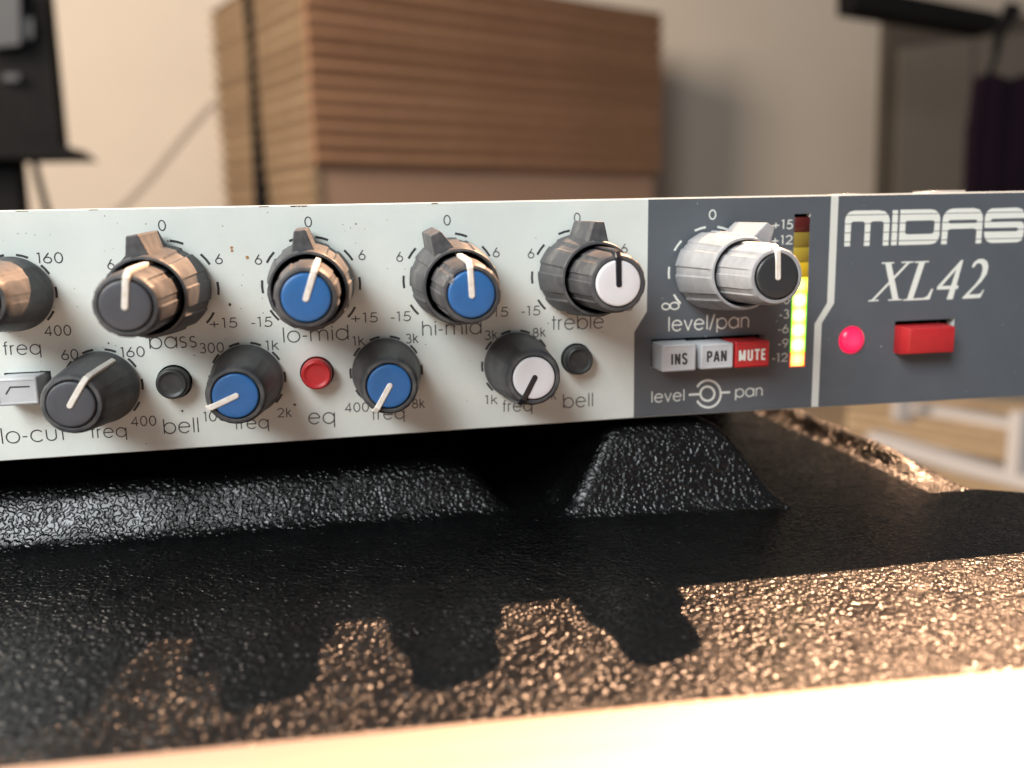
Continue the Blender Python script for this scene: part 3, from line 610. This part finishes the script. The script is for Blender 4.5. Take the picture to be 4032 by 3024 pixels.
# marks and chips on the paint
def blot(k1, x, y, r, m_, seed=0):
    rr = random.Random(seed + int(x)); c = U(k1, x, y); n = 9
    pts = [(c[0] + r * rr.uniform(.7, 1.2) * math.cos(2 * math.pi * i / n), c[1] + r * rr.uniform(.7, 1.2) * math.sin(2 * math.pi * i / n)) for i in range(n)]
    v_, f_ = plate(pts, [], -0.035); return v_, f_
mb = MB()
for a in (('A', 2003, 995, .30), ('B', 945, 335, .18), ('B', 1588, 925, .24), ('D', 1018, 980, .28), ('A', 1462, 440, .15), ('C', 1108, 292, .16), ('C', 1062, 326, .1), ('C', 1107, 458, .08), ('C', 295, 940, .09), ('C', 303, 1066, .12),
          ('E', 1127, 414, .09), ('E', 1235, 1157, .12), ('E', 895, 1030, .08), ('B', 83, 240, .1), ('B', 170, 274, .08), ('B', 1275, 1210, .1), ('A', 650, 855, .07), ('A', 228, 372, .08), ('A', 305, 388, .08), ('A', 437, 384, .07), ('A', 28, 435, .07), ('A', 912, 222, .1), ('A', 1940, 310, .1),
          ('A', 2105, 826, .1), ('B', 1685, 437, .09), ('F', 532, 947, .1), ('F', 1712, 348, .09), ('B', 1008, 355, .09), ('D', 148, 552, .1), ('D', 418, 410, .09), ('C', 340, 192, .1), ('C', 1385, 680, .09), ('C', 1533, 683, .08)):
    v_, f_ = blot(*a, None); mb.add(v_, f_)
rs = random.Random(21)
for i in range(70):
    px_, py_ = rs.uniform(5, 2450), rs.uniform(850, 1600); c = pz(px_, py_); rr_ = rs.uniform(0.03, 0.075); n_ = 6; el = rs.uniform(1, 2.5)
    v_, f_ = plate([(c[0] + el * rr_ * math.cos(2 * math.pi * q_ / n_), c[1] + rr_ * math.sin(2 * math.pi * q_ / n_)) for q_ in range(n_)], [], -0.045); mb.add(v_, f_)
MBfrom(mb.v, mb.f, 'dirt_specks', 'chip', unit)['kind'] = 'stuff'
mb = MB()
for a in (('A', 2018, 498, .28), ('A', 2022, 526, .26), ('A', 2155, 583, .33)):
    v_, f_ = blot(*a, None); mb.add(v_, f_)
MBfrom(mb.v, mb.f, 'rust_spots', 'rust', unit)['kind'] = 'stuff'
mb = MB(); rnd = random.Random(11)
for (k1, x, y, w_, h_) in (('C', 605, 128, 1.7, .22), ('C', 310, 137, .9, .14), ('E', 245, 112, .6, .22), ('C', 560, 122, .5, .16), ('A', 200, 172, 1.2, .1), ('A', 820, 160, 1.0, .1), ('G', 1195, 905 + 0, 0.01, 0.01)):
    c = U(k1, x, y); pts = [(c[0] + w_ * math.cos(t) * rnd.uniform(.6, 1.1), topz - 0.12 + min(0.0, h_ * math.sin(t) * rnd.uniform(.6, 1.2)) - 0.02) for t in [2 * math.pi * i / 12 for i in range(12)]]
    pts = [p for p in pts]; pp = [p for p in pts]
    top = sorted(pp, key=lambda p: p[0]); poly = [(top[0][0], topz - 0.14)] + [(p[0], topz - 0.2 - h_ * abs(math.sin(i * 1.3)) * 1.0) for i, p in enumerate(top)] + [(top[-1][0], topz - 0.14)]
    v_, f_ = plate(poly, [], -0.02); mb.add(v_, f_)
MBfrom(mb.v, mb.f, 'edge_chips', 'chip', unit)['kind'] = 'stuff'
t0 = at(3664, 752).x; t1 = at(3808, 748).x
me = bevel_box(t0, t1, 0.4, 6, 0.0, 0.42, 0.12); link('tape_scrap', me, 'tape', unit)
me = bevel_box(at(3310, 765).x, at(3392, 763).x, 0.4, 5, 0.0, 0.16, 0.05); link('tape_scrap', me, 'tape', unit)
mb = MB(); rs = random.Random(5)
for i in range(26):
    px_, py_ = rs.uniform(2560, 4020), rs.uniform(800, 1560); c = pz(px_, py_); rr_ = rs.uniform(0.03, 0.07); el = rs.uniform(1, 4); t_ = rs.uniform(-1, 1)
    v_, f_ = plate([(c[0] + el * rr_ * math.cos(q_) * math.cos(t_) - rr_ * math.sin(q_) * math.sin(t_), c[1] + el * rr_ * math.cos(q_) * math.sin(t_) + rr_ * math.sin(q_) * math.cos(t_)) for q_ in [math.pi * k_ / 3 for k_ in range(6)]], [], -0.05); mb.add(v_, f_)
MBfrom(mb.v, mb.f, 'paint_nicks', 'light_ink', unit)['kind'] = 'stuff'
# ------------------------------------------------------------------ black case under the unit
def sstep(t): t = np.clip(t, 0, 1); return t * t * (3 - 2 * t)
def smin(vals, k=0.12):
    r = vals[0]
    for b in vals[1:]:
        h = np.clip(0.5 + 0.5 * (b - r) / k, 0, 1); r = b * (1 - h) + r * h - k * h * (1 - h)
    return r
xs = np.linspace(-125, 172, 594); ys = np.linspace(-98, 118, 432)
XX, YY = np.meshgrid(xs, ys, indexing='ij')
base = np.full_like(XX, -61.5)
p1 = smin([(YY - 2.0 + 0.015 * (XX + 60)) / 8.6, (38.5 - XX) / 12.0, np.ones_like(XX)], 0.35); p1 = sstep(p1) * 9.8
p2 = smin([(YY + 8.0 + 0.1 * (XX - 68)) / 10.0, (XX - 44.5) / 15.0, (93 - XX) / 15.0, np.ones_like(XX)], 0.2); p2 = sstep(p2) * 16.2
Zc = base + np.maximum(p1, p2)
fade = sstep((YY + 6) / 24)
lip = np.exp(-((XX - 130.0) / 3.6) ** 2) * 3.4 * fade; Zc += lip
edge_back = 134.3 + 0 * YY
over = np.where(YY > -6.3 - 0.62 * np.maximum(XX - 132, 0), np.maximum(XX - edge_back, 0), 0)
over2 = np.maximum(np.minimum(XX - 133.0, YY + 6.3 + 0.62 * (XX - 132)), 0)
ov = np.minimum(over2, 12)
Zc -= np.minimum(0.28 * ov ** 2, 34)
nx, ny = XX.shape
Zc += np.clip((YY - 98) * 3.0, 0, 20.5) * (XX < 128)
verts = np.stack([XX, YY, Zc], -1).reshape(-1, 3) * S
idx = np.arange(nx * ny).reshape(nx, ny)
faces = np.stack([idx[:-1, :-1], idx[1:, :-1], idx[1:, 1:], idx[:-1, 1:]], -1).reshape(-1, 4)
me = bpy.data.meshes.new('case_shell'); me.vertices.add(len(verts)); me.vertices.foreach_set('co', verts.ravel())
me.loops.add(faces.size); me.loops.foreach_set('vertex_index', faces.ravel().astype(np.int32)); me.polygons.add(len(faces))
me.polygons.foreach_set('loop_start', (np.arange(len(faces)) * 4).astype(np.int32)); me.polygons.foreach_set('loop_total', np.full(len(faces), 4, np.int32)); me.update(calc_edges=True); me.validate(); me.shade_smooth()
case = link('equipment_case', me, 'case')
tag(case, 'black case shell of shiny grained plastic lying under the rack unit', 'case')
# ------------------------------------------------------------------ pale board in front
bd = bpy.data.objects.new('metal_strip', bevel_box(-140, 210, -70, 0, -16, 0, 0.7)); col.objects.link(bd); bd.data.materials.append(M['wood'])
pA, pB = atz(0, 3015, -55), atz(4032, 2625, -55)
ang = math.atan2(pB.y - pA.y, pB.x - pA.x)
bd.location = Vector(((pA.x + pB.x) / 2 - 25, (pA.y + pB.y) / 2 + 25 * -math.tan(ang), -55)) * S; bd.rotation_euler = (0, 0, ang)
tag(bd, 'pale glaring metal edge strip along the bottom, in front of the black case', 'metal strip')
# ------------------------------------------------------------------ room behind
def struct(o): o['kind'] = 'structure'; return o
struct(MB().box(-2600, 3200, 2150, 2200, -900, 1700).build('wall', 'wall'))
struct(MB().box(-2600, 3200, 120, 2150, -900, -880).build('floor', 'floor'))
cx0 = at(1245, 400, 1500); corner = Vector((cx0.x, 1500, 0))
dR = Vector((math.sin(math.radians(65)), math.cos(math.radians(65)), 0)); dL = Vector((-math.sin(math.radians(27)), math.cos(math.radians(27)), 0))
def hit(px, d, py=400):                      # distance along the face from the corner at which it crosses this column
    r = ray(px, py); A = np.array([[d.x, -r.x], [d.y, -r.y]]); b_ = np.array([CP.x - corner.x, CP.y - corner.y]); return np.linalg.solve(A, b_)
def zat(px, py, d): u_ = hit(px, d, py); return CP.z + ray(px, py).z * u_[1]
LR = hit(2585, dR)[0]; LL = hit(885, dL)[0]
def foam(name, d, n, u0, u1, z0, z1, pitch, depth, material, label, groupname, zoff=0):
    V, F = [], []; k_ = 0; z = z0
    prof = []; rj = random.Random(int(u1)); jit = 1.0
    while z < z1 - 1:
        for t, h in ((0, 0.0), (0.18, 0.35), (0.36, 0.82), (0.5, 1.0), (0.64, 0.82), (0.82, 0.35)):
            prof.append((min(z + t * pitch, z1), h * depth * jit))
        z += pitch * rj.uniform(0.93, 1.07); jit = rj.uniform(0.75, 1.2)
    prof.append((z1, 0)); nu = 13
    back = -22
    for j in range(nu):
        u_ = u0 + (u1 - u0) * j / (nu - 1); wob = 1.6 * math.sin(j * 1.7)
        for (zz, h) in prof: p = corner + d * u_ + n * (h + wob * 0.5 + 8); V.append((p.x, p.y, zz + 0.6 * math.sin(j * .9 + zz * .02)))
    m_ = len(prof)
    for j in range(nu - 1):
        for i in range(m_ - 1): F.append((j * m_ + i, (j + 1) * m_ + i, (j + 1) * m_ + i + 1, j * m_ + i + 1))
    b_ = len(V)
    for j in range(nu):
        u_ = u0 + (u1 - u0) * j / (nu - 1)
        for zz in (prof[0][0], prof[-1][0]): p = corner + d * u_ + n * 1.0; V.append((p.x, p.y, zz))
    for j in range(nu - 1):
        F.append((j * m_, b_ + 2 * j, b_ + 2 * (j + 1), (j + 1) * m_)); F.append((j * m_ + m_ - 1, (j + 1) * m_ + m_ - 1, b_ + 2 * (j + 1) + 1, b_ + 2 * j + 1))
    for j in (0, nu - 1): F.append(tuple([j * m_ + i for i in range(m_)] + [b_ + 2 * j + 1, b_ + 2 * j]))
    base_ = corner + d * u0; base_.z = z0
    o = MB(); o.v = V; o.f = F; o = o.build(name, material, None, None, True, loc=base_, off=base_)
    return tag(o, label, 'acoustic foam', groupname)
nR = Vector((dR.y, -dR.x, 0)); nR = nR if nR.y < 0 else -nR
nL = Vector((dL.y, -dL.x, 0)); nL = nL if nL.x < 0 else -nL
zb_f = zat(1900, 672, dR); zt_f = zat(2580, 62, dR)
foam('acoustic_foam', dR, nR, -16, LR, zb_f, zt_f, 27.0, 13, 'foam', 'wide brown ribbed foam panel with level ridges on the right face of the pillar', 'acoustic foam panels on the pillar')
gap = hit(1058, dL)[0]; gap2 = hit(1030, dL)[0]
foam('acoustic_foam', dL, nL, -4, gap, -80, zt_f, 27.0, 13, 'foam_left', 'narrow tan ribbed foam strip between the dark cable and the pillar corner', 'acoustic foam panels on the pillar')
foam('acoustic_foam', dL, nL, gap2, LL, -80, zt_f, 27.0, 13, 'foam_left', 'narrow tan ribbed foam strip on the far left of the pillar', 'acoustic foam panels on the pillar')
# the pillar carrying the foam
P0 = corner; P1 = corner + dR * (LR - 10); P3 = corner + dL * (LL - 8); P2 = P1 + dL * (LL - 8)
q0 = [(p.x, p.y, -880) for p in (P0, P1, P2, P3)]; q1 = [(p.x, p.y, zt_f - 8) for p in (P0, P1, P2, P3)]
o = MB().hull8(q0, q1).build('pillar', 'pillar', off=(P0.x, P0.y, -880), loc=(P0.x, P0.y, -880)); tag(o, 'brown square pillar covered with ribbed foam behind the rack unit', 'pillar')
# dark cable hanging down the foam, its foot widened to imitate a shadow
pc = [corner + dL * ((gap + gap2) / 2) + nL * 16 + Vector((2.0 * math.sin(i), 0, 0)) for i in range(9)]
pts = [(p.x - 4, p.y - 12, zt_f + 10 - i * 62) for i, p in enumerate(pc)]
o = MB().tube(pts, [8, 9, 7, 8, 8, 10, 13, 18, 24], 10).build('cable_and_shadow', 'dark', smooth=True); tag(o, 'dark cable hanging between the narrow foam strips, its widened foot standing for a shadow', 'cable')
# grey cable on the left wall
a, b = at(960, 300, 2140), at(360, 900, 2140)
pts = [a.lerp(b, i / 8) + Vector((0, -4, 14 * math.sin(i * 0.8))) for i in range(9)]
o = MB().tube(pts, 3, 8).build('wall_cable', 'cable', smooth=True); tag(o, 'thin grey cable running diagonally down the pale wall', 'cable')
# black loudspeaker on a stand, far left
Y = 980
def quadbox(pxs, Y0, Y1):
    a = [at(x, y, Y0) for x, y in pxs]; off = Vector((0, Y1 - Y0, 0)); return [tuple(p) for p in a], [tuple(p + off) for p in a]
st = thing('loudspeaker', 'black loudspeaker with grey fittings on a thin stand at the far left', 'loudspeaker', tuple(at(60, 830, Y)))
L0 = at(60, 830, Y)
def part(name, mb, m_, par=st, off=L0, lb=None, sm=False): return mb.build(name, m_, par, lb, sm, off=off)
part('cabinet_body', MB().hull8(*quadbox([(-260, -90), (172, -90), (240, 590), (-260, 590)], Y, Y + 30)), 'dark')
part('base_tray', MB().hull8(*quadbox([(-260, 585), (258, 575), (312, 618), (-260, 625)], Y - 20, Y + 60)), 'dark')
part('front_fitting', MB().hull8(*quadbox([(-60, -60), (75, -60), (80, 175), (-60, 190)], Y - 14, Y)), 'dgrey')
part('front_fitting', MB().hull8(*quadbox([(-80, 60), (128, 70), (130, 150), (-80, 150)], Y - 8, Y)), 'dgrey')
part('front_fitting', MB().hull8(*quadbox([(10, 290), (75, 290), (75, 318), (10, 318)], Y - 8, Y)), 'dgrey')
part('stand_pole', MB().hull8(*quadbox([(-30, 610), (62, 610), (88, 900), (-30, 900)], Y + 10, Y + 40)), 'dark')
part('stand_leg', MB().tube([at(128, 600, Y + 40), at(150, 700, Y + 40), at(205, 900, Y + 40)], 4.2, 8), 'dark', sm=True)
# cabinet, shelf, stand and cloth at the right
Yc = 1750
cb = thing('tall_cabinet', 'dark brown cabinet with a recessed greyish door behind the right end of the unit', 'cabinet', tuple(at(3480, 900, Yc)))
C0 = at(3480, 900, Yc)
part('carcass', MB().hull8(*quadbox([(3492, 60), (4300, 60), (4300, 1000), (3460, 1000)], Yc, Yc + 25)), 'cabinet', cb, C0)
part('door', MB().hull8(*quadbox([(3550, 190), (3835, 150), (3800, 1000), (3520, 1000)], Yc - 12, Yc)), 'cabinet2', cb, C0)
part('door', MB().hull8(*quadbox([(3850, 150), (4300, 100), (4300, 1000), (3820, 1000)], Yc - 12, Yc)), 'cabinet2', cb, C0)
Ys = 1300
sp = MB().hull8(*quadbox([(3370, -60), (3935, 50), (3922, 122), (3370, 32)], Ys, Ys + 60)).build('slanted_shelf', 'dark', off=at(3370, 0, Ys), loc=at(3370, 0, Ys)); tag(sp, 'flat black slab with a stubby end above the cabinet door, top right', 'shelf')
ms = MB().tube([at(3990, 30, 1250), at(3935, 130, 1250), at(3920, 230, 1250), at(3810, 500, 1250), at(3795, 1000, 1250)], [16, 9, 5, 4, 4], 10).build('stand_pole', 'dark', smooth=True); tag(ms, 'thin dark stand pole in front of the cabinet doors', 'stand')
Yd = 1150; V, F = [], []
prof = [(3870, 300), (3850, 470), (3835, 640), (3828, 1000)]
n = 14
for (px, py) in prof:
    for i in range(n): q = at(px + i * 32, py - (14 * math.sin(i * 1.3) if py == 300 else 0), Yd + 3 * math.sin(i * 1.9)); V.append(tuple(q))
m_ = len(V)
V += [(x, y + 25, z) for x, y, z in V]
for j in range(len(prof) - 1):
    for i in range(n - 1): a = j * n + i; F += [(a, a + 1, a + n + 1, a + n), (m_ + a, m_ + a + n, m_ + a + n + 1, m_ + a + 1)]
for i in range(n - 1): F += [(i, m_ + i, m_ + i + 1, i + 1)]
for j in range(len(prof) - 1): F += [(j * n, (j + 1) * n, m_ + (j + 1) * n, m_ + j * n)]
mb = MB(); mb.v = V; mb.f = F; o = mb.build('hanging_cloth', 'cloth', smooth=True); tag(o, 'dark purple cloth hanging at the right edge above the panel', 'cloth')
# slatted bench, lower right: white bars, pale wood slats, sunlit
Zb = -250
bn = thing('slatted_bench', 'sunlit bench of pale wooden slats in a white metal frame, lower right', 'bench', tuple(atz(4032, 1900, Zb)))
B0 = atz(4032, 1900, Zb)
def bar(a, b, wd, th, m_, name, Z0=Zb):
    a = atz(*a, Z0); b = atz(*b, Z0); d = (b - a).normalized(); nn = Vector((-d.y, d.x, 0)) * wd / 2; up = Vector((0, 0, th))
    part(name, MB().hull8([a - nn, b - nn, b + nn, a + nn], [a - nn - up, b - nn - up, b + nn - up, a + nn - up]), m_, bn, B0)
def Iz(x, y): return (3032 + x / 2.212, 1400 + y / 2.212)
bar(Iz(1150, 390), Iz(2600, 640), 17, 14, 'frame', 'frame_bar', Zb + 10)
bar(Iz(900, 660), Iz(2500, 1120), 19, 14, 'frame', 'frame_bar', Zb + 6)
for (y0_, y1_) in ((470, 700), (535, 805), (600, 905), (830, 1290), (905, 1410), (1000, 1540)):
    bar(Iz(700, y0_ - 20), Iz(2600, y1_), 20, 8, 'slat', 'slat', Zb)
bar(Iz(500, 330), Iz(2600, 560), 26, 8, 'slat', 'slat', Zb); bar(Iz(800, 290), Iz(2700, 470), 24, 8, 'slat', 'slat', Zb)
a = at(3032 + 2190 / 2.212, 1400 + 500 / 2.212, 520); part('frame_post', MB().box(a.x - 4, a.x + 28, 515, 530, -640, a.z), 'frame', bn, B0)
a = at(3032 + 1140 / 2.212, 1400 + 300 / 2.212, 780); part('frame_post', MB().box(a.x - 6, a.x + 12, 775, 787, Zb - 100, a.z + 30), 'frame', bn, B0)
part('lower_board', MB().hull8([tuple(atz(*Iz(-300, 200), -420)), tuple(atz(*Iz(3400, 700), -420)), tuple(atz(*Iz(3400, 2600), -420)), tuple(atz(*Iz(-300, 1500), -420))], [tuple(atz(*Iz(-300, 200), -420) + Vector((0, 0, -10))), tuple(atz(*Iz(3400, 700), -420) + Vector((0, 0, -10))), tuple(atz(*Iz(3400, 2600), -420) + Vector((0, 0, -10))), tuple(atz(*Iz(-300, 1500), -420) + Vector((0, 0, -10)))]), 'slat', bn, B0)
